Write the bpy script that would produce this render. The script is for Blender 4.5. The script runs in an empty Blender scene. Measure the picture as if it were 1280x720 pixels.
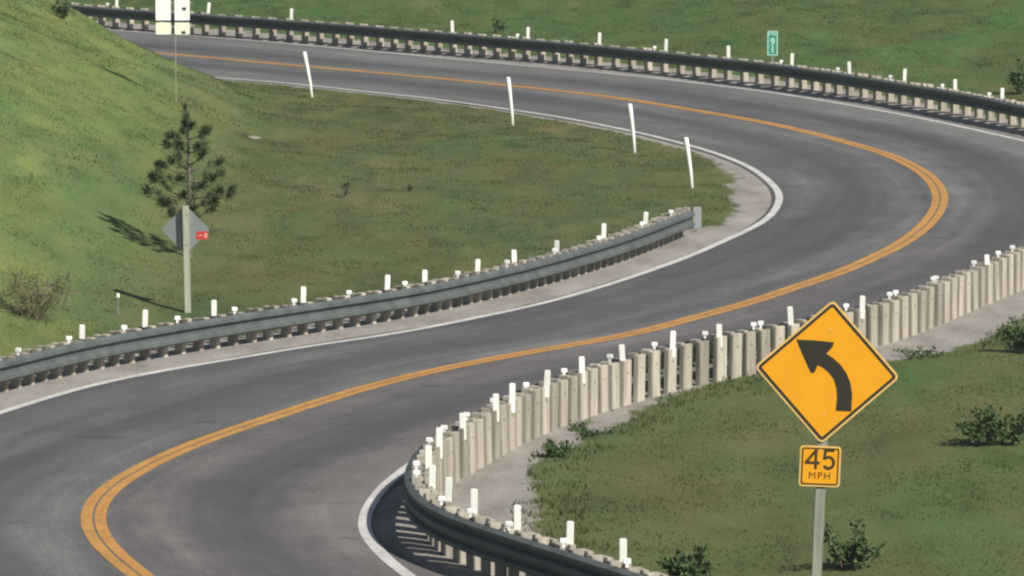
import bpy, bmesh, math, random
import numpy as np
from mathutils import Vector, Matrix
random.seed(7); rng = np.random.default_rng(11)
SC = bpy.context.scene
COL = SC.collection
# ------------------------------------------------------------------ camera
F, HC, HOR = 7000.0, 13.5, -450.0
PITCH = math.atan((360 - HOR) / F)
cp, sp = math.cos(PITCH), math.sin(PITCH)
def ray(px, py):
    x = (px - 640) / F; y = -(py - 360) / F
    return np.array([x, cp + y * sp, -sp + y * cp])
def at(px, py, z=0.0):
    d = ray(px, py); t = (z - HC) / d[2]
    return np.array([d[0] * t, d[1] * t, z])
def at_depth(px, py, depth):
    d = ray(px, py); return np.array([0, 0, HC]) + d * depth
def to_px(P):
    P = np.asarray(P, float).reshape(-1, 3); q = P - np.array([0, 0, HC])
    dep = q[:, 1] * cp - q[:, 2] * sp
    up = q[:, 1] * sp + q[:, 2] * cp
    return np.stack([640 + F * q[:, 0] / dep, 360 - F * up / dep], 1)
def smooth(x, a, b):  # a > b gives a falling step
    t = np.clip((np.asarray(x, float) - a) / (b - a), 0, 1); return t * t * (3 - 2 * t)
# ------------------------------------------------------------------ survey of the road (measured points on the ground)
CLp = [(175.5,720),(136,690),(117,667),(112,640),(130,613),(175,586),(225,561),(275,543),(320,528),(370,512),(420,495),(495,474),(570,457),(640,444),(715,431),(800,417),(852,401),(902,388),(960,372),(990,359),(1035,347),(1085,325),(1122,308),(1154,285),(1171,265),(1176,250),(1173,235),(1157.5,217.5),(1135,204),(1110,193),(1085,185),(1060,178.5),(1030,170),(990,160.5),(960,153.5),(877,139.5),(800,126.5),(715,115),(640,107.5),(560,99),(480,91.7),(395,84),(320,77.5),(241,69.8),(167,64)]
LEp = [(0,516),(50,500),(120,480),(200,464),(320,444),(395,431),(480,419.5),(545,407.5),(640,388),(685,377.5),(747,360),(815,337.5),(865,319),(910,299),(940,285),(960,273),(972,257.5),(975,246),(970,235),(960,225),(940,210.5),(910,197),(877.5,186),(840,176),(800,166),(765,159),(715,149),(645,138),(570,127.5),(527,121.5),(452,114),(395,107.5),(320,100.5),(275,97.5)]
FEp = [(112.5,36),(191,41),(320,51),(480,65.5),(640,80.5),(800,95.5),(960,115),(1060,131),(1160,149.5),(1280,176)]
NEp = [(507,586),(480,607.5),(462,632),(454,652),(458,670),(472,687),(490,705),(510,719)]
FRp = [(90.6,28),(147.5,32.5),(200,36.5),(259,41),(339,46.5),(416,52.5),(492.5,59),(566,65.5),(635,71.5),(747.5,81),(832.5,90),(912.5,98.5),(970,106),(1045,116),(1096,124),(1145,132),(1191,140.5),(1235,149),(1280,158.5)]
LRp = [(0,490),(60,474),(120,461),(200,446),(320,427),(400,415),(480,402.5),(560,386),(640,367),(715,346.5),(770,329),(812,313),(850,295)]
RRp = [(1280,313),(1240,329),(1200,345),(1150,365),(1085,385),(975,408),(932,416.5),(852,431),(800,445),(747,460),(700,476),(647,497),(611,518),(572,538),(552,553),(538,571),(531,591),(535,608),(550,625),(590,643),(650,663),(711,681),(768,700),(803,711)]
def spline(P, n=12):
    P = np.asarray(P, float); P = np.vstack([2 * P[0] - P[1], P, 2 * P[-1] - P[-2]]); out = []
    for i in range(1, len(P) - 2):
        a, b, c, d = P[i-1], P[i], P[i+1], P[i+2]
        # centripetal Catmull-Rom
        t0 = 0; t1 = np.linalg.norm(b-a)**.5; t2 = t1+np.linalg.norm(c-b)**.5; t3 = t2+np.linalg.norm(d-c)**.5
        for t in np.linspace(t1, t2, n, endpoint=False):
            A1 = (t1-t)/(t1-t0)*a+(t-t0)/(t1-t0)*b; A2 = (t2-t)/(t2-t1)*b+(t-t1)/(t2-t1)*c; A3 = (t3-t)/(t3-t2)*c+(t-t2)/(t3-t2)*d
            B1 = (t2-t)/(t2-t0)*A1+(t-t0)/(t2-t0)*A2; B2 = (t3-t)/(t3-t1)*A2+(t-t1)/(t3-t1)*A3
            out.append((t2-t)/(t2-t1)*B1+(t-t1)/(t2-t1)*B2)
    out.append(P[-2]); return np.array(out)
def resample(P, step):
    P = np.asarray(P, float); L = np.concatenate([[0], np.cumsum(np.linalg.norm(P[1:] - P[:-1], axis=1))])
    n = max(2, int(L[-1] / step) + 1); s = np.linspace(0, L[-1], n)
    return np.stack([np.interp(s, L, P[:, k]) for k in range(P.shape[1])], 1)
def gauss(P, sig):
    k = np.arange(-3 * sig, 3 * sig + 1); w = np.exp(-k**2 / (2. * sig * sig)); w /= w.sum()
    P = np.asarray(P, float); m = len(k) // 2
    Q = P.reshape(len(P), -1)
    Q = np.vstack([2 * Q[0] - Q[m:0:-1], Q, 2 * Q[-1] - Q[-2:-m - 2:-1]])
    R = np.stack([np.convolve(Q[:, j], w, 'valid') for j in range(Q.shape[1])], 1)
    return R.reshape(P.shape)
def ground_path(P, z=0.0, step=.5, sig=3):
    W = np.array([at(x, y, z)[:2] for x, y in spline(P)])
    return gauss(resample(W, step), sig)
def extend(P, start=0.0, end=0.0, bend0=0.0, bend1=0.0, step=.5):
    P = list(map(np.array, P))
    def go(p, d, L, bend):
        out = []; a = math.atan2(d[1], d[0])
        for i in range(int(L / step)):
            a += bend * step; p = p + step * np.array([math.cos(a), math.sin(a)]); out.append(p)
        return out
    k = min(6, len(P) - 1)
    pre = go(P[0], P[0] - P[k], start, bend0)[::-1]; post = go(P[-1], P[-1] - P[-1 - k], end, bend1)
    return np.array(pre + P + post)
CL = extend(ground_path(CLp), 34, 40, .028, .004)
LE = extend(ground_path(LEp, sig=2), 8, 30, .02, .0)
FE = extend(ground_path(FEp), 30, 3)
NE = ground_path(NEp, step=.25, sig=3)
BERM = .10
FR = extend(ground_path(FRp, BERM), 3, 3)
LR = extend(ground_path(LRp), 4, 0)
RR = extend(ground_path(RRp, .80, step=.3, sig=3), 5, 0)
RR = extend(RR, 0, 5, 0, .03)
def seg_dist(P, C):
    """distance from points P (n,2) to polyline C, index of the nearest vertex and the side (+1 right of travel)"""
    P = np.asarray(P, float).reshape(-1, 2); D = np.empty(len(P)); I = np.empty(len(P), int)
    for a in range(0, len(P), 4000):
        q = P[a:a+4000]; d2 = ((q[:, None, :] - C[None]) ** 2).sum(2); i = d2.argmin(1)
        I[a:a+4000] = i; D[a:a+4000] = np.sqrt(d2[np.arange(len(q)), i])
    T = np.gradient(C, axis=0); T /= np.linalg.norm(T, axis=1)[:, None]
    v = P - C[I]; cr = T[I, 0] * v[:, 1] - T[I, 1] * v[:, 0]
    return D, I, np.where(cr < 0, 1, -1)
# half widths of the paved surface left and right of the centre line
dL, _, _ = seg_dist(CL, LE); dN, _, _ = seg_dist(CL, NE); dF, _, _ = seg_dist(CL, FE); dR, _, _ = seg_dist(CL, RR)
WL = np.where(dL < 6.0, dL + .13, 4.6); WL = gauss(np.clip(WL, 3.4, 6.0), 6)
WR = np.full(len(CL), 4.8)
for i in range(len(CL)):
    if dN[i] < 4.6: WR[i] = dN[i] + .12
    elif dF[i] < 6.5: WR[i] = dF[i] + .3
    elif dR[i] < 8: WR[i] = dR[i] - .45
WR = gauss(np.clip(WR, 3.2, 6.5), 7)
# the far rail goes on round the outside of the bend, beyond the frame, to the right hand rail
TT = np.gradient(CL, axis=0); TT /= np.linalg.norm(TT, axis=1)[:, None]; OUT = CL + np.stack([TT[:, 1], -TT[:, 0]], 1) * (WR + .8)[:, None]
i1 = int(np.argmin(((OUT - FR[-1]) ** 2).sum(1))) - 3; i0 = int(np.argmin(((OUT - RR[0]) ** 2).sum(1))) + 5
FR = np.vstack([FR, OUT[i0:i1][::-1]]) if i1 > i0 else FR
FR = gauss(resample(FR, .5), 3)
# ------------------------------------------------------------------ terrain
def vnoise(x, y, seed=0):
    xi = np.floor(x).astype(np.int64); yi = np.floor(y).astype(np.int64); xf = x - xi; yf = y - yi
    def h(a, b):
        n = (a * 374761393 + b * 668265263 + seed * 1442695041) & 0xffffffff
        n = ((n ^ (n >> 13)) * 1274126177) & 0xffffffff
        return ((n ^ (n >> 16)) & 0xffff) / 65535.0
    u = xf * xf * (3 - 2 * xf); v = yf * yf * (3 - 2 * yf)
    return (h(xi, yi) * (1-u) + h(xi+1, yi) * u) * (1-v) + (h(xi, yi+1) * (1-u) + h(xi+1, yi+1) * u) * v
def height(X, Y):
    X = np.atleast_1d(np.asarray(X, float)); Y = np.atleast_1d(np.asarray(Y, float))
    D, I, S = seg_dist(np.stack([X, Y], 1), CL)
    W = np.where(S > 0, WR[I], WL[I]); e = D - W
    z = -.05 + .05 * smooth(e, -.2, .5)
    z = z + (vnoise(X * .35, Y * .2, 3) - .5) * .22 * smooth(e, 1.2, 4) + (vnoise(X * 1.1, Y * .8, 5) - .5) * .07 * smooth(e, 1.0, 2.5)
    foot = np.interp(Y, [90, 100, 112, 125, 150, 172], [-13.0, -10.4, -8.0, -6.6, -6.4, -7.6])
    q = foot - X
    hill = .44 * (np.sqrt(q * q + 1.2) + q) / 2
    hill = np.minimum(hill, 9 + 1.5 * vnoise(X * .05, Y * .05, 8)) * smooth(Y, 84, 102) * smooth(e, .3, 7.5) * (S < 0)
    far = .075 * np.clip(e - 2.5, 0, None) * smooth(Y, 135, 175) * (S > 0)
    far = np.minimum(far, 10 + .012 * np.clip(Y - 200, 0, None) + 6 * vnoise(X * .01, Y * .01, 2))
    z = z + BERM * smooth(e, .0, .7) * smooth(Y, 128, 142) * (S > 0)
    near = np.interp(Y, [-30, 0, 50, 60, 70], [10.6, 10.4, 3.8, 1.6, 0.0]) * smooth(e, .8, 6) * (Y < 72)
    near = np.where((S < 0), near, 0)
    return z + hill + far + near
def hz(x, y): return float(height([x], [y])[0])
def on_ground(px, py):
    d = ray(px, py); t = np.linspace(40, 330, 6000); P = np.array([0, 0, HC]) + t[:, None] * d
    h = height(P[:, 0], P[:, 1]); i = int(np.argmax(P[:, 2] < h)); p = P[i]
    return np.array([p[0], p[1], h[i]])
# ------------------------------------------------------------------ materials
def mat(name, rough=.8, metal=0.0, spec=.3):
    m = bpy.data.materials.new(name); m.use_nodes = True
    nt = m.node_tree; b = nt.nodes['Principled BSDF']
    b.inputs['Roughness'].default_value = rough; b.inputs['Metallic'].default_value = metal
    b.inputs['Specular IOR Level'].default_value = spec
    return m, nt, b
def N(nt, kind, **kw):
    n = nt.nodes.new(kind)
    for k, v in kw.items(): setattr(n, k, v)
    return n
def noise(nt, vec, scale, detail=4, rough=.55):
    n = N(nt, 'ShaderNodeTexNoise'); n.inputs['Scale'].default_value = scale; n.inputs['Detail'].default_value = detail; n.inputs['Roughness'].default_value = rough
    nt.links.new(vec, n.inputs['Vector']); return n.outputs['Fac']
def ramp(nt, fac, stops):
    r = N(nt, 'ShaderNodeValToRGB'); el = r.color_ramp.elements
    while len(el) < len(stops): el.new(.5)
    for e, (p, c) in zip(el, stops): e.position = p; e.color = (*c, 1)
    nt.links.new(fac, r.inputs['Fac']); return r.outputs['Color']
def gray(nt, fac, a, b, lo=0., hi=1.):
    m = N(nt, 'ShaderNodeMapRange'); m.inputs[1].default_value = a; m.inputs[2].default_value = b; m.inputs[3].default_value = lo; m.inputs[4].default_value = hi
    nt.links.new(fac, m.inputs[0]); return m.outputs[0]
def mix(nt, fac, a, b, mode='MIX'):
    m = N(nt, 'ShaderNodeMix', data_type='RGBA', blend_type=mode)
    for sock, v in ((m.inputs['Factor'], fac), (m.inputs['A'], a), (m.inputs['B'], b)):
        if isinstance(v, (int, float)): sock.default_value = v
        elif isinstance(v, tuple): sock.default_value = (*v, 1)
        else: nt.links.new(v, sock)
    return m.outputs['Result']
def math_(nt, op, a, b=0.):
    m = N(nt, 'ShaderNodeMath', operation=op)
    for i, v in enumerate((a, b)):
        if isinstance(v, (int, float)): m.inputs[i].default_value = v
        else: nt.links.new(v, m.inputs[i])
    return m.outputs[0]
def mapping(nt, vec, scale):
    m = N(nt, 'ShaderNodeMapping'); m.inputs['Scale'].default_value = scale; nt.links.new(vec, m.inputs['Vector']); return m.outputs[0]
def bump(nt, b, fac, strength, dist):
    n = N(nt, 'ShaderNodeBump'); n.inputs['Strength'].default_value = strength; n.inputs['Distance'].default_value = dist
    nt.links.new(fac, n.inputs['Height']); nt.links.new(n.outputs[0], b.inputs['Normal'])
def simple(name, col, rough=.6, metal=0., spec=.3, var=.12, scale=9., coord='Object'):
    m, nt, b = mat(name, rough, metal, spec); tc = N(nt, 'ShaderNodeTexCoord')
    f = noise(nt, tc.outputs[coord], scale, 5)
    lo = tuple(c * (1 - var) for c in col); hi = tuple(min(1, c * (1 + var)) for c in col)
    nt.links.new(ramp(nt, f, [(.3, lo), (.7, hi)]), b.inputs['Base Color']); return m
# grass colours, shared by the soil sheet and the blades
def grass_colour(nt, pos):
    big = noise(nt, mapping(nt, pos, (.16, .05, .16)), 1.0, 4, .6)
    mid = noise(nt, mapping(nt, pos, (.9, .28, .9)), 1.0, 5, .65)
    wob = math_(nt, 'MULTIPLY', math_(nt, 'SUBTRACT', big, .5), 14.0)
    sp_ = N(nt, 'ShaderNodeSeparateXYZ'); nt.links.new(pos, sp_.inputs[0])
    olive = ramp(nt, big, [(.34, (.080, .094, .036)), (.47, (.100, .110, .040)), (.56, (.086, .112, .042)), (.68, (.118, .118, .048))])
    lush = ramp(nt, big, [(.34, (.102, .152, .040)), (.48, (.132, .172, .046)), (.58, (.106, .162, .048)), (.70, (.158, .172, .056))])
    cool = ramp(nt, big, [(.34, (.058, .108, .032)), (.50, (.088, .120, .036)), (.60, (.070, .128, .038)), (.70, (.106, .122, .042))])
    # kinds of vegetation: lush hillside on the left, dry olive meadow in the middle, cooler green beyond the upper road
    c = mix(nt, gray(nt, math_(nt, 'ADD', sp_.outputs[0], math_(nt, 'MULTIPLY', wob, .25)), -6.5, -10.5), olive, lush)
    c = mix(nt, gray(nt, math_(nt, 'ADD', sp_.outputs[1], wob), 168, 185), c, cool)
    c = mix(nt, math_(nt, 'MULTIPLY', gray(nt, sp_.outputs[0], 3, 9), gray(nt, big, .42, .58)), c, cool)
    c2 = ramp(nt, mid, [(.3, (.72, .76, .72)), (.5, (1, 1, 1)), (.72, (1.25, 1.18, 1.08))])
    hue = noise(nt, mapping(nt, pos, (.42, .13, .42)), 1.0, 5, .7)
    c = mix(nt, 1.0, c, ramp(nt, hue, [(.32, (.80, 1.0, .9)), (.5, (1, 1, 1)), (.68, (1.20, 1.05, 1.05))]), 'MULTIPLY')
    hs = N(nt, 'ShaderNodeHueSaturation'); hs.inputs['Saturation'].default_value = .95; nt.links.new(mix(nt, 1.0, c, c2, 'MULTIPLY'), hs.inputs['Color'])
    return hs.outputs[0]
gm, nt, b = mat('ground', .95, 0, .1)
geo = N(nt, 'ShaderNodeNewGeometry'); pos = geo.outputs['Position']
att = N(nt, 'ShaderNodeAttribute', attribute_name='gravel')
e1 = noise(nt, mapping(nt, pos, (1.6, .7, 1.6)), 1.0, 5, .65)
gsel = gray(nt, math_(nt, 'ADD', att.outputs['Fac'], math_(nt, 'MULTIPLY', math_(nt, 'SUBTRACT', e1, .5), 1.3)), .40, .60)
gn = noise(nt, mapping(nt, pos, (1.2, .5, 1)), 1.0, 6, .65); gf = noise(nt, pos, 28.0, 3, .7)
gcol = mix(nt, 1.0, ramp(nt, gn, [(.3, (.21, .188, .166)), (.5, (.29, .265, .238)), (.72, (.36, .332, .302))]), ramp(nt, gf, [(.3, (.6, .6, .6)), (.7, (1.3, 1.3, 1.3))]), 'MULTIPLY')
soil = noise(nt, mapping(nt, pos, (.5, .22, .5)), 1.0, 5, .6)
gr = mix(nt, gray(nt, soil, .64, .78, 0, .4), grass_colour(nt, pos), (.15, .125, .088))
nt.links.new(mix(nt, gsel, gr, gcol), b.inputs['Base Color'])
bump(nt, b, noise(nt, pos, 9.0, 6, .7), .5, .05)
M_ground = gm
bm_, nt, b = mat('grass_blades', .75, 0, .15)
geo = N(nt, 'ShaderNodeNewGeometry'); att = N(nt, 'ShaderNodeAttribute', attribute_name='tint')
gc = mix(nt, 1.0, grass_colour(nt, geo.outputs['Position']), ramp(nt, att.outputs['Fac'], [(0, (1.0, 1.1, .9)), (.35, (1.15, 1.2, 1.0)), (.7, (1.38, 1.28, 1.05)), (.9, (1.6, 1.45, 1.3)), (1, (2.2, 1.9, 2.1))]), 'MULTIPLY')
nt.links.new(gc, b.inputs['Base Color'])
up = N(nt, 'ShaderNodeMix', data_type='VECTOR'); up.inputs['Factor'].default_value = .75; nt.links.new(geo.outputs['Normal'], up.inputs[4]); up.inputs[5].default_value = (0, 0, 1)
vn = N(nt, 'ShaderNodeVectorMath', operation='NORMALIZE'); nt.links.new(up.outputs[1], vn.inputs[0]); nt.links.new(vn.outputs[0], b.inputs['Normal'])
tr = N(nt, 'ShaderNodeBsdfTranslucent'); nt.links.new(gc, tr.inputs['Color']); ms = N(nt, 'ShaderNodeMixShader'); ms.inputs[0].default_value = .55
nt.links.new(b.outputs[0], ms.inputs[1]); nt.links.new(tr.outputs[0], ms.inputs[2]); nt.links.new(ms.outputs[0], nt.nodes['Material Output'].inputs[0])
M_grass = bm_
# asphalt
am, nt, b = mat('asphalt', .85, 0, .25)
uv = N(nt, 'ShaderNodeUVMap'); uv.uv_map = 'UVMap'; u = uv.outputs[0]
geo = N(nt, 'ShaderNodeNewGeometry'); pos = geo.outputs['Position']
sep = N(nt, 'ShaderNodeSeparateXYZ'); nt.links.new(u, sep.inputs[0])
streak = noise(nt, mapping(nt, u, (.05, 1.5, 1)), 1.0, 5, .6)
patch = noise(nt, mapping(nt, u, (.09, .35, 1)), 1.0, 5, .65)
fine = noise(nt, mapping(nt, pos, (1, .45, 1)), 17.0, 4, .85)
blot = noise(nt, mapping(nt, u, (.5, .9, 1)), 1.0, 5, .7)
c = ramp(nt, patch, [(.3, (.084, .083, .082)), (.5, (.114, .113, .110)), (.7, (.165, .165, .158))])
c = mix(nt, 1.0, c, ramp(nt, streak, [(.28, (.74, .74, .76)), (.5, (1, 1, 1)), (.75, (1.3, 1.28, 1.26))]), 'MULTIPLY')
c = mix(nt, 1.0, c, ramp(nt, blot, [(.3, (.80, .80, .81)), (.5, (1, 1, 1)), (.7, (1.18, 1.18, 1.16))]), 'MULTIPLY')
c = mix(nt, 1.0, c, ramp(nt, fine, [(.3, (.66, .66, .66)), (.7, (1.34, 1.34, 1.34))]), 'MULTIPLY')
# wheel paths polished darker with oil between them
av = math_(nt, 'ABSOLUTE', sep.outputs[1]); wob = math_(nt, 'MULTIPLY', math_(nt, 'SUBTRACT', noise(nt, mapping(nt, u, (.06, .1, 1)), 1.0, 2), .5), 1.0)
dv = math_(nt, 'ABSOLUTE', math_(nt, 'SUBTRACT', math_(nt, 'ADD', av, wob), 2.1))
tk = math_(nt, 'MULTIPLY', gray(nt, dv, .25, 1.25, 1, 0), gray(nt, patch, .3, .6, .5, 1))
c = mix(nt, math_(nt, 'MULTIPLY', tk, .62), c, (.050, .050, .053))
edge = gray(nt, av, 3.0, 4.4, 0, .55)
c = mix(nt, edge, c, (.15, .146, .14))
# near lane is an older, slightly redder mix
red = math_(nt, 'MULTIPLY', gray(nt, sep.outputs[1], .1, .3), gray(nt, sep.outputs[0], 110, 75, 0, .9))
c = mix(nt, red, c, mix(nt, 1.0, c, (1.07, .99, .99), 'MULTIPLY'))
# sealed cracks across the lanes
ck = noise(nt, mapping(nt, u, (1.1, .35, 1)), 1.0, 6, .75)
c = mix(nt, gray(nt, ck, .625, .67, 0, .6), c, (.03, .03, .032))
nt.links.new(c, b.inputs['Base Color']); bump(nt, b, fine, .3, .01)
M_asphalt = am
def paint(name, col, wear, lo):
    m, nt, b = mat(name, .6, 0, .3); geo = N(nt, 'ShaderNodeNewGeometry')
    f = noise(nt, geo.outputs['Position'], 7.0, 6, .75); g = noise(nt, geo.outputs['Position'], 1.1, 3, .6)
    c = mix(nt, gray(nt, g, .3, .7), tuple(x * lo for x in col), col)
    nt.links.new(mix(nt, gray(nt, f, wear, wear + .12), c, (.13, .12, .11)), b.inputs['Base Color']); return m
M_yellow = paint('yellow_road_paint', (.56, .275, .06), .53, .74)
M_white = paint('white_road_paint', (.64, .62, .58), .56, .72)
def wood(name, a, b_, scale):
    m, nt, b = mat(name, .85, 0, .2); tc = N(nt, 'ShaderNodeTexCoord'); oi = N(nt, 'ShaderNodeObjectInfo')
    off = N(nt, 'ShaderNodeVectorMath', operation='ADD'); nt.links.new(tc.outputs['Object'], off.inputs[0])
    cb = N(nt, 'ShaderNodeCombineXYZ'); r10 = math_(nt, 'MULTIPLY', oi.outputs['Random'], 37.)
    for i in range(3): nt.links.new(r10, cb.inputs[i])
    nt.links.new(cb.outputs[0], off.inputs[1])
    f = noise(nt, mapping(nt, off.outputs[0], (scale, scale, scale * .12)), 1.0, 5, .65)
    c = ramp(nt, f, [(.28, a), (.72, b_)])
    hv = N(nt, 'ShaderNodeHueSaturation'); nt.links.new(c, hv.inputs['Color']); nt.links.new(gray(nt, oi.outputs['Random'], 0, 1, .74, 1.16), hv.inputs['Value'])
    nt.links.new(hv.outputs[0], b.inputs['Base Color']); bump(nt, b, f, .4, .01); return m
M_wood = wood('weathered_wood', (.27, .24, .195), (.50, .455, .38), 7)
M_signwood = wood('grey_sign_post_wood', (.26, .27, .215), (.48, .48, .39), 12)
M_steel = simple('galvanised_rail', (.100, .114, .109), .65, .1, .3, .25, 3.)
M_alu = simple('bare_aluminium', (.30, .315, .32), .55, .3, .4, .08, 4.)
M_marker = simple('white_marker_plastic', (.90, .90, .83), .45, 0, .4, .05, 3.)
M_reflect = simple('white_reflector', (.93, .93, .90), .4, 0, .5, .03, 3.)
M_signy = simple('yellow_sign_sheet', (.84, .37, .014), .5, 0, .3, .04, 5.)
M_signrim = simple('faded_sign_rim', (.75, .50, .17), .55, 0, .3, .06, 5.)
M_black = simple('black_sign_ink', (.035, .032, .022), .55, 0, .3, .1, 6.)
M_brown = simple('dark_number_ink', (.06, .04, .012), .55, 0, .3, .1, 6.)
M_green = simple('green_sign_sheet', (.05, .27, .18), .5, 0, .3, .08, 6.)
M_pale = simple('pale_green_lettering', (.45, .75, .60), .5, 0, .3, .05, 6.)
M_redtag = simple('red_tag', (.62, .05, .035), .5, 0, .3, .1, 12.)
M_tagtext = simple('pink_tag_print', (.80, .36, .30), .5, 0, .3, .1, 12.)
M_paleyel = simple('pale_yellow_sheet', (.92, .92, .74), .5, 0, .3, .03, 4.)
M_bolt = simple('bolt_steel', (.10, .10, .10), .5, .4, .3, .1, 20.)
def leafmat(name, a, b_):
    m, nt, b = mat(name, .7, 0, .2); geo = N(nt, 'ShaderNodeNewGeometry')
    f = noise(nt, geo.outputs['Position'], 5.0, 4, .7)
    c = mix(nt, gray(nt, geo.outputs['Random Per Island'], 0, 1, .6, 1.5), (0, 0, 0), ramp(nt, f, [(.3, a), (.7, b_)]))
    nt.links.new(c, b.inputs['Base Color']); return m
M_pine = leafmat('pine_needles', (.056, .082, .036), (.125, .150, .066))
M_leaf = leafmat('shrub_leaves', (.044, .088, .030), (.090, .130, .044))
M_dry = leafmat('dry_stems', (.12, .105, .062), (.22, .185, .115))
M_bark = simple('bark', (.15, .13, .10), .9, 0, .1, .3, 14.)
M_rock = simple('pale_rock', (.24, .23, .18), .9, 0, .1, .2, 7.)
# ------------------------------------------------------------------ object helpers
def tag(o, label=None, cat=None, group=None, kind=None):
    if label: o['label'] = label
    if cat: o['category'] = cat
    if group: o['group'] = group
    if kind: o['kind'] = kind
    return o
def link(name, me, parent=None):
    o = bpy.data.objects.new(name, me); COL.objects.link(o)
    if parent: o.parent = parent
    return o
def empty(name, loc, label, cat, group=None, rz=0.):
    o = link(name, None); o.location = loc; o.rotation_euler = (0, 0, rz); o.empty_display_size = .2
    return tag(o, label, cat, group)
class MB:
    def __init__(s): s.v = []; s.f = []
    def poly(s, vs, fs):
        k = len(s.v); s.v += [tuple(map(float, p)) for p in vs]; s.f += [tuple(i + k for i in f) for f in fs]; return s
    def box(s, lo, hi, bev=0.0):
        x0, y0, z0 = lo; x1, y1, z1 = hi; b = bev
        if b <= 0:
            return s.poly([(x0,y0,z0),(x1,y0,z0),(x1,y1,z0),(x0,y1,z0),(x0,y0,z1),(x1,y0,z1),(x1,y1,z1),(x0,y1,z1)],
                          [(3,2,1,0),(4,5,6,7),(0,1,5,4),(1,2,6,5),(2,3,7,6),(3,0,4,7)])
        bm = bmesh.new(); bmesh.ops.create_cube(bm, size=1)
        for v in bm.verts: v.co = Vector(((x0+x1)/2 + v.co.x*(x1-x0), (y0+y1)/2 + v.co.y*(y1-y0), (z0+z1)/2 + v.co.z*(z1-z0)))
        bmesh.ops.bevel(bm, geom=list(bm.edges), offset=b, segments=2, affect='EDGES')
        bm.verts.index_update(); vs = [v.co[:] for v in bm.verts]; fs = [[v.index for v in f.verts] for f in bm.faces]; bm.free()
        return s.poly(vs, fs)
    def tube(s, pts, rad, n=7, cap=True):
        pts = [Vector(p) for p in pts]; rings = []; vs = []; fs = []
        for i, p in enumerate(pts):
            d = (pts[min(i+1, len(pts)-1)] - pts[max(i-1, 0)]).normalized()
            a = d.cross(Vector((0, 1, 0)) if abs(d.y) < .9 else Vector((1, 0, 0))).normalized(); c = d.cross(a)
            r = rad[i] if isinstance(rad, (list, tuple)) else rad
            for k in range(n):
                t = 2 * math.pi * k / n; vs.append(p + (a * math.cos(t) + c * math.sin(t)) * r)
        for i in range(len(pts) - 1):
            for k in range(n): fs.append((i*n+k, i*n+(k+1) % n, (i+1)*n+(k+1) % n, (i+1)*n+k))
        if cap: fs.append(tuple(range(n))[::-1]); fs.append(tuple(range((len(pts)-1)*n, len(pts)*n)))
        return s.poly(vs, fs)
    def prism(s, outline, y0, y1):
        """outline in x,z extruded from y0 (front, towards the viewer) to y1"""
        n = len(outline); vs = [(x, y0, z) for x, z in outline] + [(x, y1, z) for x, z in outline]
        fs = [tuple(range(n)), tuple(range(2*n-1, n-1, -1))] + [(i, i+n, (i+1) % n + n, (i+1) % n) for i in range(n)]
        return s.poly(vs, fs)
    def ringprism(s, outer, inner, y0, y1):
        n = len(outer); vs = [(x, y0, z) for x, z in outer] + [(x, y0, z) for x, z in inner] + [(x, y1, z) for x, z in outer] + [(x, y1, z) for x, z in inner]; fs = []
        for i in range(n):
            j = (i+1) % n; fs += [(i, j, n+j, n+i), (2*n+i, 3*n+i, 3*n+j, 2*n+j), (i, 2*n+i, 2*n+j, j), (n+i, n+j, 3*n+j, 3*n+i)]
        return s.poly(vs, fs)
    def mesh(s, name, m, sm=False):
        me = bpy.data.meshes.new(name); me.from_pydata(s.v, [], s.f); me.materials.append(m)
        bm = bmesh.new(); bm.from_mesh(me); bmesh.ops.recalc_face_normals(bm, faces=bm.faces); bm.to_mesh(me); bm.free()
        if sm: me.polygons.foreach_set('use_smooth', [True] * len(me.polygons))
        return me
    def build(s, name, m, parent=None, sm=False): return link(name, s.mesh(name, m, sm), parent)
def rounded(w, h, r, n=5, rot=0.0):
    out = []
    for cx, cz, a0 in ((w/2-r, h/2-r, 0), (-w/2+r, h/2-r, 90), (-w/2+r, -h/2+r, 180), (w/2-r, -h/2+r, 270)):
        for k in range(n + 1):
            a = math.radians(a0 + 90 * k / n); out.append((cx + r * math.cos(a), cz + r * math.sin(a)))
    c, s = math.cos(rot), math.sin(rot)
    return [(x*c - z*s, x*s + z*c) for x, z in out]
def text_mesh(name, txt, size, m, loc, parent, bold=0.0, sx=1.0, thick=.0015, roll=0.0, sp_=1.0):
    cu = bpy.data.curves.new(name, 'FONT'); cu.body = txt; cu.size = size; cu.align_x = 'CENTER'; cu.align_y = 'CENTER'; cu.extrude = thick; cu.offset = bold; cu.resolution_u = 4; cu.space_character = sp_
    o = bpy.data.objects.new('tmp', cu); COL.objects.link(o); bpy.context.view_layer.update()
    me = bpy.data.meshes.new_from_object(o.evaluated_get(bpy.context.evaluated_depsgraph_get())); bpy.data.objects.remove(o)
    me.name = name; me.materials.clear(); me.materials.append(m)
    me.transform(Matrix.Rotation(math.radians(90), 4, 'X') @ Matrix.Diagonal((sx, 1, 1, 1)))
    r = link(name, me, parent); r.location = loc; r.rotation_euler = (0, roll, 0); return r
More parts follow.
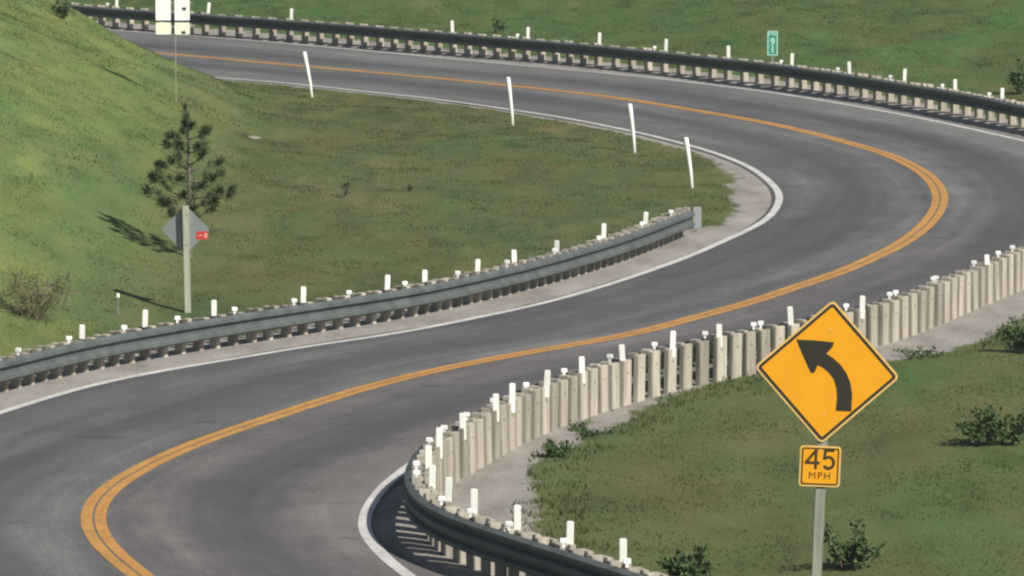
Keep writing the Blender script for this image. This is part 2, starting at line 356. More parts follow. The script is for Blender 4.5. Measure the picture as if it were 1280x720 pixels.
# ------------------------------------------------------------------ ground sheet
def axis(a, b, step, lo, hi, g=1.35):
    c = list(np.arange(a, b + 1e-6, step)); s = step
    while c[-1] < hi: s *= g; c.append(c[-1] + s)
    s = step
    while c[0] > lo: s *= g; c.insert(0, c[0] - s)
    return np.array(c)
xs = axis(-24, 24, .25, -2500, 2500); ys = axis(74, 222, .4, -900, 4000)
GX, GY = np.meshgrid(xs, ys); GZ = height(GX.ravel(), GY.ravel())
def inside(P, poly):
    x, y = P[:, 0], P[:, 1]; r = np.zeros(len(P), bool); q = np.asarray(poly); j = len(q) - 1
    for i in range(len(q)):
        c = ((q[i, 1] > y) != (q[j, 1] > y))
        with np.errstate(divide='ignore', invalid='ignore'):
            r ^= c & (x < (q[j, 0] - q[i, 0]) * (y - q[i, 1]) / (q[j, 1] - q[i, 1]) + q[i, 0])
        j = i
    return r
def gp(L): return [at(x, y)[:2] for x, y in L]
lr_back = [(0,476),(60,461),(120,449),(200,434),(320,416),(400,404.5),(480,391),(560,375),(640,357),(715,337),(770,320),(812,304),(852,288),(872,285)]
G_left = gp([(-80,540)] + [(x, y + 3) for x, y in LEp[:21]] + [(880,189),(893,199),(908,213),(920,225),(909,236),(920,243),(921,262),(914,276),(890,282)] + lr_back[::-1] + [(-80,496)])
G_far = gp([(60,38)] + [(x, y + 2) for x, y in FEp] + [(1400,204)] + [(1400,178)] + [(x, y - 1.5) for x, y in FRp[::-1]] + [(60,24)])
G_right = gp([(1400,250),(1100,345),(700,440),(480,560),(430,650),(520,760),(900,800),(760,722),(700,690),(672,668),(667,640),(663,615),(677,590),(675,572),(702,562),(722,545),(765,540),(770,527),(795,522),(810,505),(857,490),(900,472),(960,458),(1060,452),(1130,450),(1172,442),(1222,430),(1255,412),(1290,392),(1400,350)])
PTS = np.stack([GX.ravel(), GY.ravel()], 1)
def gravel_of(P):
    g = np.zeros(len(P))
    for q in (G_left, G_far, G_right): g = np.maximum(g, inside(P, q).astype(float))
    D, I, S = seg_dist(P, CL); W = np.where(S > 0, WR[I], WL[I])
    return np.maximum(g, smooth(D - W, .55, .1))
GR = gravel_of(PTS).reshape(GX.shape)
for _ in range(7):
    K = GR.copy(); K[1:-1, 1:-1] = (GR[1:-1, 1:-1] * 2 + GR[:-2, 1:-1] + GR[2:, 1:-1] + GR[1:-1, :-2] + GR[1:-1, 2:]) / 6; GR = K
D0, I0, S0 = seg_dist(PTS, CL); W0 = np.where(S0 > 0, WR[I0], WL[I0])
GR = np.maximum(GR, smooth(D0 - W0, .5, .1).reshape(GR.shape))
nx, ny = len(xs), len(ys)
me = bpy.data.meshes.new('ground'); idx = np.arange(nx * ny).reshape(ny, nx)
q = np.stack([idx[:-1, :-1], idx[:-1, 1:], idx[1:, 1:], idx[1:, :-1]], -1).reshape(-1, 4)
def fast_mesh(me, co, faces, k):
    me.vertices.add(len(co)); me.vertices.foreach_set('co', np.ascontiguousarray(co, np.float32).ravel())
    me.loops.add(len(faces) * k); me.loops.foreach_set('vertex_index', np.ascontiguousarray(faces, np.int32).ravel())
    me.polygons.add(len(faces)); me.polygons.foreach_set('loop_start', np.arange(0, len(faces) * k, k, dtype=np.int32))
    me.update(calc_edges=True); me.validate()
fast_mesh(me, np.stack([GX.ravel(), GY.ravel(), GZ], 1), q, 4)
me.attributes.new('gravel', 'FLOAT', 'POINT').data.foreach_set('value', GR.ravel().astype(np.float32))
me.materials.append(M_ground); me.polygons.foreach_set('use_smooth', np.ones(len(me.polygons), bool))
tag(link('ground', me), kind='structure')
# ------------------------------------------------------------------ road and painted lines
def frame(C):
    T = np.gradient(C, axis=0); T /= np.linalg.norm(T, axis=1)[:, None]; return T, np.stack([T[:, 1], -T[:, 0]], 1)   # tangent, right
def strip(name, C, offs, zs, m, wl=None, wr=None):
    """ribbon along C; offs are lateral stations (metres, + = right)"""
    T, R = frame(C); n = len(C); k = len(zs); co = np.zeros((n, k, 3)); uvv = np.zeros((n, k, 2))
    s = np.concatenate([[0], np.cumsum(np.linalg.norm(C[1:] - C[:-1], axis=1))])
    for j in range(k):
        o = offs[j] if not callable(offs[j]) else offs[j]()
        o = np.broadcast_to(o, (n,))
        co[:, j, :2] = C + R * o[:, None]; co[:, j, 2] = zs[j]; uvv[:, j, 0] = s; uvv[:, j, 1] = o
    idx = np.arange(n * k).reshape(n, k); q = np.stack([idx[:-1, :-1], idx[:-1, 1:], idx[1:, 1:], idx[1:, :-1]], -1).reshape(-1, 4)
    me = bpy.data.meshes.new(name); fast_mesh(me, co.reshape(-1, 3), q, 4)
    ul = me.uv_layers.new(name='UVMap'); ul.data.foreach_set('uv', uvv.reshape(-1, 2)[q.ravel()].astype(np.float32).ravel())
    me.materials.append(m); o = link(name, me); return tag(o, kind='structure')
fr = [-1, -.66, -.33, 0, .33, .66, 1]
offs = [-WL - .12] + [(WL if f < 0 else WR) * f for f in fr] + [WR + .12]
strip('road', CL, offs, [-.12] + [0] * 7 + [-.12], M_asphalt)
for nm, o in (('yellow_centre_line', -.107), ('yellow_centre_line', .107)):
    strip(nm, CL, [o - .09, o + .09], [.005, .005], M_yellow)
strip('white_edge_line', LE, [-.09, .09], [.005, .005], M_white)
strip('white_edge_line', FE, [-.09, .09], [.005, .005], M_white)
strip('white_edge_line', extend(NE, 5, 14, -.05, .03, .25), [-.10, .10], [.005, .005], M_white)
# ------------------------------------------------------------------ guardrails
def arclen(C): return np.concatenate([[0], np.cumsum(np.linalg.norm(C[1:] - C[:-1], axis=1))])
def guardrail(name, C, top, bh, side, markers, tabs, label, end_plate=False, spacing=.93, mh=.24, m_low=.0, far=False, zb=0., PW=.10, PD=.10):
    """C foot line of the posts, side=+1: road is to the right of travel along C"""
    top += zb
    S = arclen(C); Cd = resample(C, .05); Sd = arclen(Cd); T, R = frame(Cd); R = R * side
    pxt = to_px(np.column_stack([Cd, np.full(len(Cd), top)]))
    def locate(x, y): return Sd[np.argmin((pxt[:, 0] - x) ** 2 + (pxt[:, 1] - y) ** 2)]
    def point(s): 
        i = min(len(Sd) - 1, int(np.searchsorted(Sd, s))); return Cd[i], R[i], T[i]
    ms = sorted((locate(x, yb), abs(yt - yb)) for x, yt, yb in markers)
    knots = [0.15] + [m for m, _ in ms] + [Sd[-1] - .12]; ps = []
    for a, b in zip(knots[:-1], knots[1:]):
        if b - a < .3: continue
        n = max(1, round((b - a) / spacing)); ps += [a + (b - a) * i / n for i in range(n)]
    ps.append(knots[-1])
    p0, _, _ = point(0); root = empty(name, (p0[0], p0[1], hz(*p0)), label, 'guardrail', 'wood post guardrails along the winding road')
    off = Vector(root.location)
    # posts: local x along the rail, local y towards the road
    pm = MB().box((-PW, -PD, -.5), (PW, PD - .01, top + .015), .012)
    for hzv in (top - .2,): pm.tube([(0, -PD - .018, hzv), (0, -PD + .005, hzv)], .022, 8)
    pmesh = pm.mesh('post', M_wood)
    bmesh_ = MB().box((-.075, PD - .006, top - .34), (.075, .232, top + .035), .01).mesh('blockout', M_wood)
    for i, s in enumerate(ps):
        p, r, t = point(s); o = link('post', pmesh, root)
        o.location = Vector((p[0], p[1], random.uniform(-.02, .02))) - off
        o.rotation_euler = (random.gauss(0, .012), random.gauss(0, .012), math.atan2(r[1], r[0]) - math.pi / 2 + random.gauss(0, .02))
        if random.random() < .999:
            k = link('blockout', bmesh_, o)
    # W beam, butted on the blockouts
    if bh < .45: wave = [(0.0, 0.0), (.03, .015), (.095, .05), (.095, .11), (.015, .15), (.015, bh - .155), (.095, bh - .115), (.095, bh - .05), (.03, bh - .015), (0.0, bh)]
    else: wave = [(0.0, 0.0), (.03, .012), (.09, .045), (.09, .10), (.015, .135), (.015, .165), (.09, .205), (.09, .29), (.015, .33), (.015, .36), (.09, .40), (.09, .455), (.03, .488), (0.0, bh)]
    full = [(.235 + o_, top - bh + z_) for o_, z_ in wave]
    st = np.arange(0, Sd[-1], .25); st = np.append(st, Sd[-1]); vs = []; fs = []; k = len(full)
    dip = gauss(rng.normal(0, .018, len(st)), 6) * 2
    for i, s in enumerate(st):
        p, r, t = point(s)
        for o_, z_ in full: vs.append((p[0] + r[0] * o_ - off.x, p[1] + r[1] * o_ - off.y, z_ + dip[i] - off.z))
        for o_, z_ in full: vs.append((p[0] + r[0] * (o_ + .012) - off.x, p[1] + r[1] * (o_ + .012) - off.y, z_ + dip[i] - off.z))
    n2 = 2 * k
    for i in range(len(st) - 1):
        a, b = i * n2, (i + 1) * n2
        for j in range(k - 1):
            fs.append((a + j, a + j + 1, b + j + 1, b + j)); fs.append((a + k + j, b + k + j, b + k + j + 1, a + k + j + 1))
        fs.append((a, b, b + k, a + k)); fs.append((a + k - 1, a + n2 - 1, b + n2 - 1, b + k - 1))
    for a in (0, (len(st) - 1) * n2):
        for j in range(k - 1): fs.append((a + j, a + k + j, a + k + j + 1, a + j + 1))
    bm = MB(); bm.poly(vs, fs); bm.build('beam', M_steel, root)
    # delineators bolted to the back of posts
    for s, hpx in ms:
        p, r, t = point(s)
        h = min(.37, hpx / (F / (p[1] * cp)) + .01) * random.uniform(.97, 1.05)
        d = MB().box((-.052, -PD - .018, top - m_low), (.052, -PD - .003, top + h - .012), .006)
        d.box((-.044, -PD - .016, top + h - .03), (.044, -PD - .005, top + h), .005)
        o = d.build('delineator', M_marker, root); o.location = Vector((p[0], p[1], 0)) - off
        o.rotation_euler = (random.gauss(0, .03), random.gauss(.02, .04), -.12 + random.gauss(0, .08))
        rz = math.atan2(r[1], r[0]) - math.pi / 2
        if far: o.rotation_euler.z = random.gauss(0, .05)
        else: o.rotation_euler.z = random.gauss(0, .1)
        # face the traffic: keep it against the post
        c = p - r * .02; o.location = Vector((c[0], c[1] + .0, 0)) - off
        o.location.x -= .0
    for x, y in tabs:
        s = locate(x, y + 3); p, r, t = point(s)
        c = p + r * .16
        d = MB().box((-.055, -.02, top + .06), (.055, .02, top + .135), .008)
        d.box((-.02, -.015, top + .0), (.02, .015, top + .064))
        o = d.build('reflector', M_reflect, root); o.location = Vector((c[0], c[1], 0)) - off; o.rotation_euler = (0, 0, random.gauss(0, .15))
    if end_plate:
        q = at(871.5, 285.5)
        o = MB().box((-.10, -.012, -.3), (.10, .012, .50), .006).build('end_plate', M_alu, root); o.location = Vector(q) - off; o.rotation_euler = (0, 0, .2)
    return root
far_m = [(145,-6,8),(256,2,16),(362,10,24),(567,21,38),(658,30,47),(747,39,56),(830,49,65),(910,55,71),(988,66,81),(1062,72,91),(1128,83,101),(1194,97,110),(1252,107,120)]
far_t = [(139,7),(652,43),(823,60),(982,77),(1053,86),(1119,96),(1185,106),(1243,116)]
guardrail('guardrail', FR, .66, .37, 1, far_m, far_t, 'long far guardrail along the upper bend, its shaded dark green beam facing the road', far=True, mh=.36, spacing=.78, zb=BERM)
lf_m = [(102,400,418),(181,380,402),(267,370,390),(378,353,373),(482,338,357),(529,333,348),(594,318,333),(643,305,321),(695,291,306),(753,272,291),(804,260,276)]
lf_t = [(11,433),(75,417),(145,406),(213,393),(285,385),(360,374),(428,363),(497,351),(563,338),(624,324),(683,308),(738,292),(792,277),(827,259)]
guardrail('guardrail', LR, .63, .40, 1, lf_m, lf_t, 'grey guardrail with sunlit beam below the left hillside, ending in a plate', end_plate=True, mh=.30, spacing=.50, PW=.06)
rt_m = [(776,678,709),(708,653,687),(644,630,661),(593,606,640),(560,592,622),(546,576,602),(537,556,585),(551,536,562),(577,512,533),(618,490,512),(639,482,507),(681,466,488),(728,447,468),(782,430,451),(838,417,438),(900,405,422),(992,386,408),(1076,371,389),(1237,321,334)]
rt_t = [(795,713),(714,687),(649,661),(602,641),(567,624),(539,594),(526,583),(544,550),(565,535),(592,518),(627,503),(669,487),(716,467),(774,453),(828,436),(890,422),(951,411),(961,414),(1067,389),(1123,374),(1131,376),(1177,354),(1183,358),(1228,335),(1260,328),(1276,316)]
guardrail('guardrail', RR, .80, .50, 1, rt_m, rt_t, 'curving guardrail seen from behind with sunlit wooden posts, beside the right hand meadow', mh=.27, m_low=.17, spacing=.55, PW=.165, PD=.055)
# ------------------------------------------------------------------ near curve warning sign
DEP = F / 141.0
def sign_pt(px, py): return at_depth(px, py, DEP)
c0 = sign_pt(1034, 465)
base_x, base_y = sign_pt(1015, 800)[0], c0[1] + .06
bz = hz(base_x, base_y)
root = empty('curve_warning_sign', (base_x, base_y, bz), 'yellow diamond sign with left curve arrow above a 45 MPH plaque', 'road sign')
def rel(p): return Vector(p) - Vector((base_x, base_y, bz))
# post: leans a little to the right
ptop = rel(sign_pt(1029.5, 548)); ptop.y = .0
zt = ptop.z + .75
dxz = (ptop.x) / ptop.z
pm = MB(); w = .043
ring = lambda z: [(dxz*z - w, -w, z), (dxz*z + w, -w, z), (dxz*z + w, w, z), (dxz*z - w, w, z)]
pm.poly(ring(-.5) + ring(zt), [(3,2,1,0),(4,5,6,7),(0,1,5,4),(1,2,6,5),(2,3,7,6),(3,0,4,7)]); pm.build('post', M_signwood, root)
roll = math.radians(4.2)
side = .915
def diamond(s_, r): return rounded(s_, s_, r, 6, math.radians(45))
pn = MB().prism(diamond(side, .045), -.003, .003).build('diamond_panel', M_signrim, root)
pn.location = rel(c0) + Vector((0, -.052 - .0, 0)); pn.location.y = -.055; pn.rotation_euler = (0, roll, 0)
fc = MB().prism(diamond(side - .034, .034), -.0042, -.0031).build('sign_face', M_signy, pn)
bd = MB().ringprism(diamond(side - .036, .033), diamond(side - .088, .014), -.0056, -.0044).build('border', M_black, pn)
arrow_px = [(995,424),(1018,425),(1041.5,427.5),(1042,430),(1040,434),(1033,442),(1041,447),(1050,455),(1058,466),(1063,478),(1065.5,492),(1064.5,515),(1045,514),(1046.5,497),(1045.5,485),(1042,474),(1036,466),(1029,460),(1022,456.5),(1019,464),(1016.5,466.5),(1013.5,466),(1011,461),(1002,441)]
ar = MB().prism([((x - 1034) / 141, -(y - 465) / 141) for x, y in arrow_px], -.0056, -.0044).build('arrow', M_black, pn)
ar.rotation_euler = (0, -roll, 0)
for zz in (.42, -.42):
    MB().tube([(0, -.0075, zz * .9), (0, -.004, zz * .9)], .011, 8).build('bolt', M_signrim, pn)
pl = MB().prism(rounded(.365, .365, .03, 5), -.003, .003).build('speed_plaque', M_signrim, root)
pl.location = rel(sign_pt(1025.8, 585)); pl.location.y = -.055; pl.rotation_euler = (0, math.radians(2.2), 0)
MB().prism(rounded(.338, .338, .022, 5), -.0042, -.0031).build('plaque_face', M_signy, pl)
MB().ringprism(rounded(.332, .332, .022, 5), rounded(.306, .306, .014, 5), -.0056, -.0044).build('plaque_border', M_brown, pl)
def strokes(lines, w, y):
    m = MB()
    for i, (x0, z0, x1, z1) in enumerate(lines):
        L_ = math.hypot(x1 - x0, z1 - z0); ux, uz = (x1 - x0) / L_, (z1 - z0) / L_; x0 -= ux * w * .3; z0 -= uz * w * .3; x1 += ux * w * .3; z1 += uz * w * .3
        nx_, nz_ = -uz * w / 2, ux * w / 2
        m.prism([(x0 + nx_, z0 + nz_), (x1 + nx_, z1 + nz_), (x1 - nx_, z1 - nz_), (x0 - nx_, z0 - nz_)], y - .0006 - .00012 * i, y + .0006)
    return m
four = [(-.040, -.02, -.040, .145), (-.040, .145, -.128, .030), (-.128, .030, -.012, .030)]
arc = [(.075 + .045 * math.cos(a), .035 + .050 * math.sin(a)) for a in np.radians(np.arange(120, -141, -20))]
five = [(.115, .145, .042, .145), (.042, .145, .036, .068)] + [(*arc[i], *arc[i+1]) for i in range(len(arc) - 1)]
strokes(four, .025, -.0050).build('number_four', M_brown, pl); strokes(five, .025, -.0050).build('number_five', M_brown, pl)
text_mesh('speed_unit', 'MPH', .088, M_brown, (.0, -.0058, -.085), pl, -.0008, 1.0, sp_=1.25)
MB().tube([(0, -.0075, .148), (0, -.004, .148)], .009, 8).build('bolt', M_signrim, pl)
# ------------------------------------------------------------------ diamond sign seen from its back
p = on_ground(235, 391); s_ = 66.0 * (7000 / 1) / 7000
dep = p[1] * cp - (p[2] - HC) * sp; ppm = F / dep
root = empty('diamond_sign', p, 'bare metal back of a diamond sign with a red tag, behind the left guardrail', 'road sign')
def lz(py): return (391 - py) / ppm
lean = -2.2 / ppm / lz(256)
zt = lz(257); w = .058
ring = lambda z: [(lean*z - w, -w, z), (lean*z + w, -w, z), (lean*z + w, w, z), (lean*z - w, w, z)]
MB().poly(ring(-.5) + ring(zt), [(3,2,1,0),(4,5,6,7),(0,1,5,4),(1,2,6,5),(2,3,7,6),(3,0,4,7)]).build('post', M_signwood, root)
pn = MB().prism(diamond(62 / ppm / 1.414, .04), -.003, .003).build('diamond_panel', M_alu, root); pn.location = (-2.5 / ppm, .064, lz(287)); pn.rotation_euler = (0, 0, math.radians(-6))
tg = MB().prism(rounded(15 / ppm, 10 / ppm, .012, 3), -.006, -.0035).build('red_tag', M_redtag, pn); tg.location = (21 / ppm, 0, -7 / ppm)
MB().prism(rounded(4 / ppm, 6 / ppm, .008, 3), -.0085, -.0065).build('tag_print', M_tagtext, tg).location = (4.5 / ppm, 0, 0)
MB().prism(rounded(5 / ppm, 1.6 / ppm, .004, 3), -.0085, -.0065).build('tag_print', M_tagtext, tg).location = (-2.5 / ppm, 0, 0)
for zz in (.3, -.3): MB().tube([(lean, -.066, lz(287) + zz), (lean, -.056, lz(287) + zz)], .014, 8).build('bolt', M_bolt, root)
# ------------------------------------------------------------------ twin white route signs on one thin post
p = on_ground(220, 129); dep = p[1] * cp - (p[2] - HC) * sp; ppm = F / dep
root = empty('route_sign_pair', p, 'pair of bright white sign panels on a thin post high on the left hillside', 'road sign')
MB().box((-.012, -.012, -.4), (.012, .012, 190 / ppm), .003).build('post', M_signwood, root)
MB().box((-22 / ppm, -.03, 95 / ppm), (22 / ppm, -.022, 97 / ppm)).build('crossbar', M_alu, root)
MB().box((-22 / ppm, -.03, 125 / ppm), (22 / ppm, -.022, 127 / ppm)).build('crossbar', M_alu, root)
for sx in (-1, 1):
    cx = (-15.0 if sx < 0 else 8.5) / ppm; wd = 19 / ppm
    u_ = MB().prism([(x, z) for x, z in rounded(wd, 44 / ppm, .03)], -.003, .003).build('route_panel', M_reflect, root); u_.location = (cx, -.036, (103.5 + 22) / ppm)
    l_ = MB().prism(rounded(wd, 15 / ppm, .03), -.003, .003).build('small_plaque', M_paleyel, root); l_.location = (cx, -.036, 93.5 / ppm)
    if sx > 0:
        MB().prism(rounded(5 / ppm, 3.5 / ppm, .01, 3), -.006, -.0035).build('plaque_mark', M_black, l_).location = (1.5 / ppm, 0, -5 / ppm)
        MB().prism(rounded(5 / ppm, 4 / ppm, .01, 3), -.006, -.0035).build('panel_mark', M_bolt, u_).location = (2.5 / ppm, 0, -7.5 / ppm)
# ------------------------------------------------------------------ green mile marker beyond the far rail
q = at(963, 99); p = np.array([q[0] + .3, q[1] + 1.6, 0]); p[2] = hz(p[0], p[1])
dep = p[1] * cp - (p[2] - HC) * sp; ppm = F / dep; py0 = to_px(p)[0]
p[0] += (965.5 - py0[0]) / ppm
root = empty('mile_marker', p, 'narrow green mile marker with two stacked pale digits behind the far guardrail', 'road sign')
def lz(py): return (to_px(p)[0][1] - py) / ppm
MB().box((-.03, -.012, -.4), (.03, .012, lz(46)), .004).build('post', M_alu, root)
ww, hh_ = 13.2 / ppm, 31 / ppm
pn = MB().prism(rounded(ww, hh_, .03), -.003, .003).build('green_panel', M_green, root); pn.location = (0, -.018, lz(54))
MB().ringprism(rounded(ww - .012, hh_ - .012, .028), rounded(ww - .075, hh_ - .075, .015), -.0055, -.0035).build('panel_border', M_pale, pn)
text_mesh('mile_word', 'MILE', .115, M_pale, (0, -.0058, hh_ * .5 - .10), pn, .003, 1.0)
text_mesh('mile_digit', '9', .30, M_pale, (0, -.0058, .045), pn, .008, 1.0)
text_mesh('mile_digit', '1', .30, M_pale, (0, -.0058, -.20), pn, .008, 1.0)
# ------------------------------------------------------------------ leaning white snow stakes inside the bend
stakes = [((380.5,65),(391,122),'leftmost of the four, beside the upper road'),((635,97),(641.5,157),'second from the left, overlapping the white edge line'),((787,130),(794,191),'third from the left, close to the inner edge of the bend'),((857,172),(866,235),'nearest the tip of the bend, beyond the guardrail end')]
for (tx, ty), (bx, by), where in stakes:
    p = on_ground(bx, by); dep = p[1] * cp - (p[2] - HC) * sp; ppm = F / dep
    root = empty('snow_stake', p, 'white stake leaning left, ' + where, 'snow stake', 'white snow stakes inside the bend')
    h = (by - ty) / ppm / cp; dx = (tx - bx) / ppm
    m = MB(); prof = []
    pts = [(0, 0, -.3), (dx * .3, 0, h * .3), (dx * .68, 0, h * .68), (dx, 0, h - .02), (dx, 0, h)]
    m.tube(pts, [.040, .046, .058, .062, .045], 10); m.build('stake', M_marker, root, True)
p = on_ground(147.5, 394); root = empty('marker_rod', p, 'very thin grey rod with a small white cap left of the diamond sign', 'marker rod')
MB().tube([(0, 0, -.2), (0, 0, .36)], .012, 6).build('rod', M_alu, root); MB().tube([(0, 0, .36), (0, 0, .44)], [.035, .03], 8).build('cap', M_marker, root)
# ------------------------------------------------------------------ plants
def blades(n, centre_fn, w0, w1, mb):
    pass
def needle_tuft(mb, c, d, L, n, spread, w):
    d = Vector(d).normalized()
    for _ in range(n):
        v = (d + Vector((random.gauss(0, spread), random.gauss(0, spread), random.gauss(0, spread)))).normalized()
        l = L * random.uniform(.6, 1.15); sdir = v.cross(Vector((random.gauss(0, 1), random.gauss(0, 1), random.gauss(0, 1)))).normalized() * w
        b0 = Vector(c) + d * random.uniform(-.06, .06); t = b0 + v * l; m_ = b0 + v * l * .5
        k = len(mb.v); mb.v += [tuple(b0 - sdir * .5), tuple(m_ + sdir), tuple(t), tuple(m_ - sdir)]; mb.f.append((k, k+1, k+2, k+3))
# young pine
p = on_ground(237, 322); dep = p[1] * cp - (p[2] - HC) * sp; ppm = F / dep
root = empty('pine_sapling', p, 'young dark green pine on the hillside, rising behind the back of the diamond sign', 'tree')
Ht = (322 - 132) / ppm
tk_ = MB(); tk_.tube([(0, 0, -.2), (.01, 0, Ht * .3), (0, .02, Ht * .6), (-.03, 0, Ht * .9), (-.08, 0, Ht * .97)], [.06, .05, .035, .018, .008], 8); 
cr = MB()
whorls = [(.25, .58, 4), (.32, .82, 6), (.40, .92, 6), (.49, .84, 5), (.59, .70, 5), (.69, .50, 4), (.78, .40, 4), (.88, .10, 2)]
for hfrac, R_, n in whorls:
    a0 = random.uniform(0, 6.28)
    for k in range(n):
        a = a0 + k * 6.283 / n + random.gauss(0, .22); L = R_ * random.uniform(.62, 1.12); z0 = Ht * hfrac + random.gauss(0, .05)
        b0 = Vector((0, 0, z0)); tip = Vector((math.cos(a) * L, math.sin(a) * L, z0 + L * random.uniform(.12, .42))); mid = b0.lerp(tip, .55) - Vector((0, 0, .05 * L))
        tk_.tube([b0, mid, tip], [.018, .012, .005], 5)
        d = tip - mid
        for f_ in (.50, .72, .92):
            if f_ < .6 and random.random() < .75: continue
            c = b0.lerp(tip, f_) + Vector((random.gauss(0, .03), random.gauss(0, .03), random.gauss(0, .03)))
            needle_tuft(cr, c, d.normalized() + Vector((0, 0, .5)), .19, 34, .62, .0085)
        needle_tuft(cr, tip, d.normalized() + Vector((0, 0, .7)), .24, 80, .52, .010)
needle_tuft(cr, (-.06, 0, Ht * .90), (0, 0, 1), .26, 80, .45, .009); needle_tuft(cr, (-.08, 0, Ht * .965), (0, 0, 1), .2, 50, .3, .009)
tk_.build('trunk', M_bark, root); cr.build('crown', M_pine, root)
def shrub(px, py, wpx, hpx, label, m, cat='bush', name='bush', n=500, leaf=.06, dense=1.0, depth=.7, group=None, twig=True, z_up=.6, lw=1.0):
    p = on_ground(px, py); dep = p[1] * cp - (p[2] - HC) * sp; ppm = F / dep; w = wpx / ppm; h = hpx / ppm
    root = empty(name, p, label, cat, group); lf = MB(); tw = MB()
    stems = max(5, int(9 * dense))
    tips = []
    for k in range(stems):
        a = random.uniform(0, 6.28); r = random.uniform(.15, .5); tip = Vector((math.cos(a) * r * w, math.sin(a) * r * w * depth, h * random.uniform(.45, 1.0) * (1 - .5 * (2 * r) ** 2 * .6)))
        b0 = Vector((math.cos(a) * .08 * w, math.sin(a) * .08 * w, -.05)); mid = b0.lerp(tip, .5) + Vector((random.gauss(0, .04 * w), random.gauss(0, .04 * w), .05 * h))
        tw.tube([b0, mid, tip], [.014, .010, .004], 5); tips.append((b0, mid, tip))
    for _ in range(n):
        b0, mid, tip = random.choice(tips); f_ = random.uniform(.25, 1.05); c = (b0.lerp(mid, f_ * 2) if f_ < .5 else mid.lerp(tip, f_ * 2 - 1))
        c = c + Vector((random.gauss(0, .055 * w), random.gauss(0, .055 * w), random.gauss(0, .05 * h)))
        d = Vector((random.gauss(0, 1), random.gauss(0, 1), random.gauss(z_up, .8))).normalized(); L = leaf * random.uniform(.6, 1.5)
        sd = d.cross(Vector((random.gauss(0, 1), random.gauss(0, 1), random.gauss(0, 1)))).normalized() * L * .28
        k = len(lf.v); m_ = c + d * L * .45; lf.v += [tuple(c), tuple(m_ + sd * lw), tuple(c + d * L), tuple(m_ - sd * lw)]; lf.f.append((k, k+1, k+2, k+3))
    if twig: tw.build('stems', M_bark if m is not M_dry else M_dry, root)
    lf.build('foliage', m, root); return root
shrub(862, 728, 92, 44, 'dark leafy shrub at the bottom edge, left of the yellow sign post', M_leaf, n=1500, leaf=.075)
shrub(1062, 712, 92, 66, 'open airy shrub just right of the yellow sign post', M_leaf, n=800, leaf=.085, dense=1.2)
shrub(1252, 556, 125, 50, 'broad green shrub at the right edge of the meadow', M_leaf, n=1500, leaf=.08)
shrub(1274, 442, 60, 46, 'dark weedy bush beside the gravel at the far right edge', M_leaf, n=700, leaf=.08)
shrub(1282, 118, 44, 44, 'dark bush beyond the far guardrail at the right edge', M_leaf, n=700, leaf=.11)
shrub(626, 42, 26, 30, 'thin dark bush on the far field above the upper guardrail', M_leaf, n=150, leaf=.10, dense=.6)
shrub(78, 24, 36, 26, 'scrubby bush on the hill crest at the top left', M_leaf, n=260, leaf=.10)
shrub(432, 247, 9, 26, 'tiny seedling with dark top standing alone in the middle grass', M_leaf, 'plant', 'seedling', n=70, leaf=.07, dense=.5)
shrub(513, 240, 8, 9, 'small dark tuft right of the lone seedling', M_leaf, 'plant', 'weed_tuft', n=50, leaf=.07, dense=.5)
shrub(40, 398, 110, 66, 'tangle of pale dry brush low on the hillside at the left edge', M_dry, 'dry brush', 'dry_brush', n=520, leaf=.42, dense=2.0, z_up=.35, lw=.06)
shrub(740, 543, 64, 13, 'low green weed spreading over the gravel behind the right hand posts', M_leaf, 'plant', 'low_weed', n=420, leaf=.055, depth=2.0)
shrub(694, 572, 42, 24, 'leafy weed clump at the left tip of the meadow by the gravel', M_leaf, 'plant', 'weed_clump', n=700, leaf=.06)
shrub(1150, 446, 60, 12, 'sparse weeds on the gravel right of the yellow diamond', M_leaf, 'plant', 'low_weed', n=260, leaf=.06, depth=2.0)
for px, py, s_, lab in ((316, 173, .17, 'flat pale rock lying in the grass right of the young pine'),):
    p = on_ground(px, py); bm = bmesh.new(); bmesh.ops.create_icosphere(bm, subdivisions=2, radius=1)
    for v in bm.verts: v.co *= random.uniform(.85, 1.1); v.co.x *= s_ * 1.3; v.co.y *= s_; v.co.z *= s_ * .42
    me = bpy.data.meshes.new('rock'); bm.to_mesh(me); bm.free(); me.materials.append(M_rock); o = link('rock', me); o.location = p; tag(o, lab, 'rock')
# ------------------------------------------------------------------ grass: uncountable blades, one object
def scatter(n, ya, yb):
    Y = np.sqrt(rng.uniform(ya * ya, yb * yb, n)); q = rng.uniform(-1.4, 1.4, n); X = q * (Y * .098 + 1.5)
    k = (rng.random(n) < smooth(np.abs(q), 1.4, 1.02)) & (rng.random(n) < smooth(Y, 262, 225)); return X[k], Y[k]
X, Y = scatter(1150000, 76, 262)
P = np.stack([X, Y], 1)
D, I, S = seg_dist(P, CL); W = np.where(S > 0, WR[I], WL[I])
ix = np.clip(np.searchsorted(xs, X), 0, nx - 1); iy = np.clip(np.searchsorted(ys, Y), 0, ny - 1)
g = GR[iy, ix] + (vnoise(X * 1.7, Y * .9, 21) - .5) * .9
clump = vnoise(X * 1.3, Y * .7, 31) * .6 + vnoise(X * 3.1, Y * 2.1, 33) * .4
keep = (D - W > .30) & (g < .47) & (clump > rng.uniform(.1, .62, len(X)))
X, Y, clump = X[keep], Y[keep], clump[keep]; n = len(X)
dg = np.zeros(n)
Z = height(X, Y)
field = ((S[keep] > 0) & (Y < 128)).astype(float)
hgt = (.018 + .045 * clump * rng.uniform(.4, 1.3, n)) * (1 + .12 * field); edge_ = (GR[np.clip(iy[keep], 0, ny-1), np.clip(ix[keep] - 4, 0, nx-1)] > .5) * field
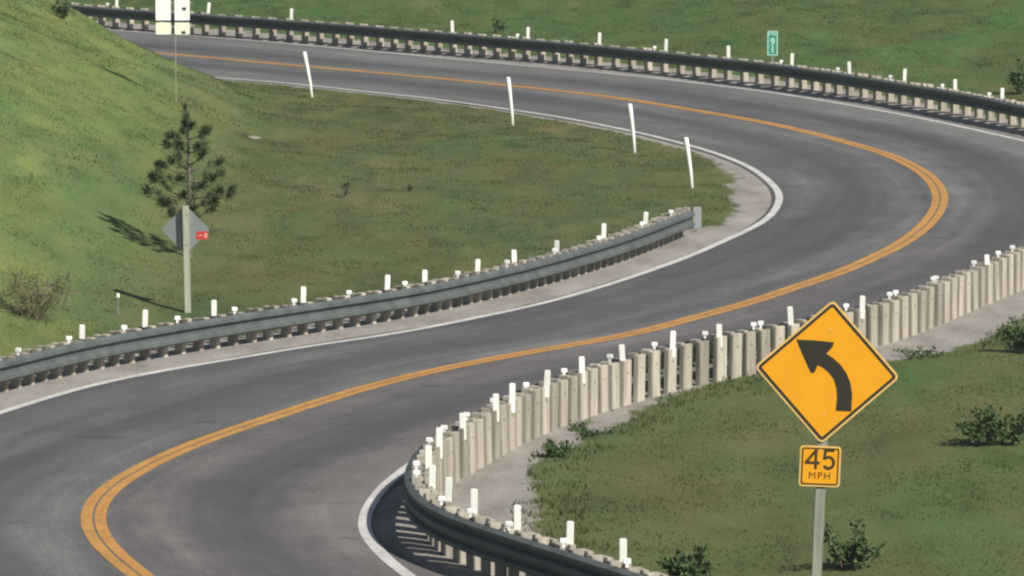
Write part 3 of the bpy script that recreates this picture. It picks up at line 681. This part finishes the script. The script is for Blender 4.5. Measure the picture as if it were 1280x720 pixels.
hgt *= 1 + 1.5 * edge_ * rng.uniform(0, 1, n)
a = rng.uniform(0, 2 * np.pi, n); wd = rng.uniform(.010, .022, n) * (1 + (Y - 80) / 160)
bx, by = np.cos(a) * wd, np.sin(a) * wd
la = rng.uniform(0, 2 * np.pi, n); ll = hgt * rng.uniform(.15, .75, n)
co = np.zeros((n, 3, 3)); base = np.stack([X, Y, Z - .015], 1)
co[:, 0] = base; co[:, 0, 0] -= bx; co[:, 0, 1] -= by
co[:, 1] = base; co[:, 1, 0] += bx; co[:, 1, 1] += by
co[:, 2] = base; co[:, 2, 0] += np.cos(la) * ll; co[:, 2, 1] += np.sin(la) * ll; co[:, 2, 2] += hgt
me = bpy.data.meshes.new('grass'); fast_mesh(me, co.reshape(-1, 3), np.arange(3 * n).reshape(-1, 3), 3)
tint = np.clip(rng.beta(2, 2.2, n), 0, 1); tint = np.where(rng.random(n) < .02, 1., tint * .85)
me.attributes.new('tint', 'FLOAT', 'POINT').data.foreach_set('value', np.repeat(tint, 3).astype(np.float32))
me.materials.append(M_grass)
tag(link('grass', me), 'short green and straw coloured meadow grass covering the slopes', 'grass', kind='stuff')
# ------------------------------------------------------------------ thin summer haze
hm = bpy.data.materials.new('haze'); hm.use_nodes = True; nt = hm.node_tree; nt.nodes.remove(nt.nodes['Principled BSDF'])
pv = nt.nodes.new('ShaderNodeVolumePrincipled'); pv.inputs['Color'].default_value = (.80, .90, .92, 1); pv.inputs['Density'].default_value = .0003; pv.inputs['Anisotropy'].default_value = .2
nt.links.new(pv.outputs[0], nt.nodes['Material Output'].inputs['Volume'])
tag(MB().box((-3300, -1300, -1.2), (3300, 5200, float(GZ.max()) + 6)).build('haze', hm), kind='stuff')
# ------------------------------------------------------------------ light
W_ = bpy.data.worlds.new('World'); SC.world = W_; W_.use_nodes = True; nt = W_.node_tree
to_sun = Vector((.80, -.74, 1.0)).normalized()
elev = math.asin(to_sun.z); az = math.atan2(to_sun.x, to_sun.y)
sky = nt.nodes.new('ShaderNodeTexSky'); sky.sky_type = 'NISHITA'; sky.sun_disc = False; sky.sun_elevation = elev; sky.sun_rotation = az
nt.links.new(sky.outputs[0], nt.nodes['Background'].inputs[0]); nt.nodes['Background'].inputs[1].default_value = .055
L = bpy.data.lights.new('sun', 'SUN'); L.energy = 4.9; L.angle = math.radians(.5); L.color = (1, .955, .88)
lo = bpy.data.objects.new('sun', L); COL.objects.link(lo); lo.rotation_euler = to_sun.to_track_quat('Z', 'Y').to_euler(); lo.location = (30, -20, 60)
cam = bpy.data.cameras.new('camera'); cam.sensor_width = 36; cam.lens = F / 1280 * 36; cam.clip_start = 1; cam.clip_end = 8000
co_ = bpy.data.objects.new('camera', cam); COL.objects.link(co_); co_.location = (0, 0, HC); co_.rotation_euler = (math.pi / 2 - PITCH, 0, 0); SC.camera = co_
SC.view_settings.view_transform = 'Standard'; SC.view_settings.look = 'None'; SC.view_settings.gamma = 1; SC.view_settings.exposure = .3
SC.cycles.filter_width = 2.3
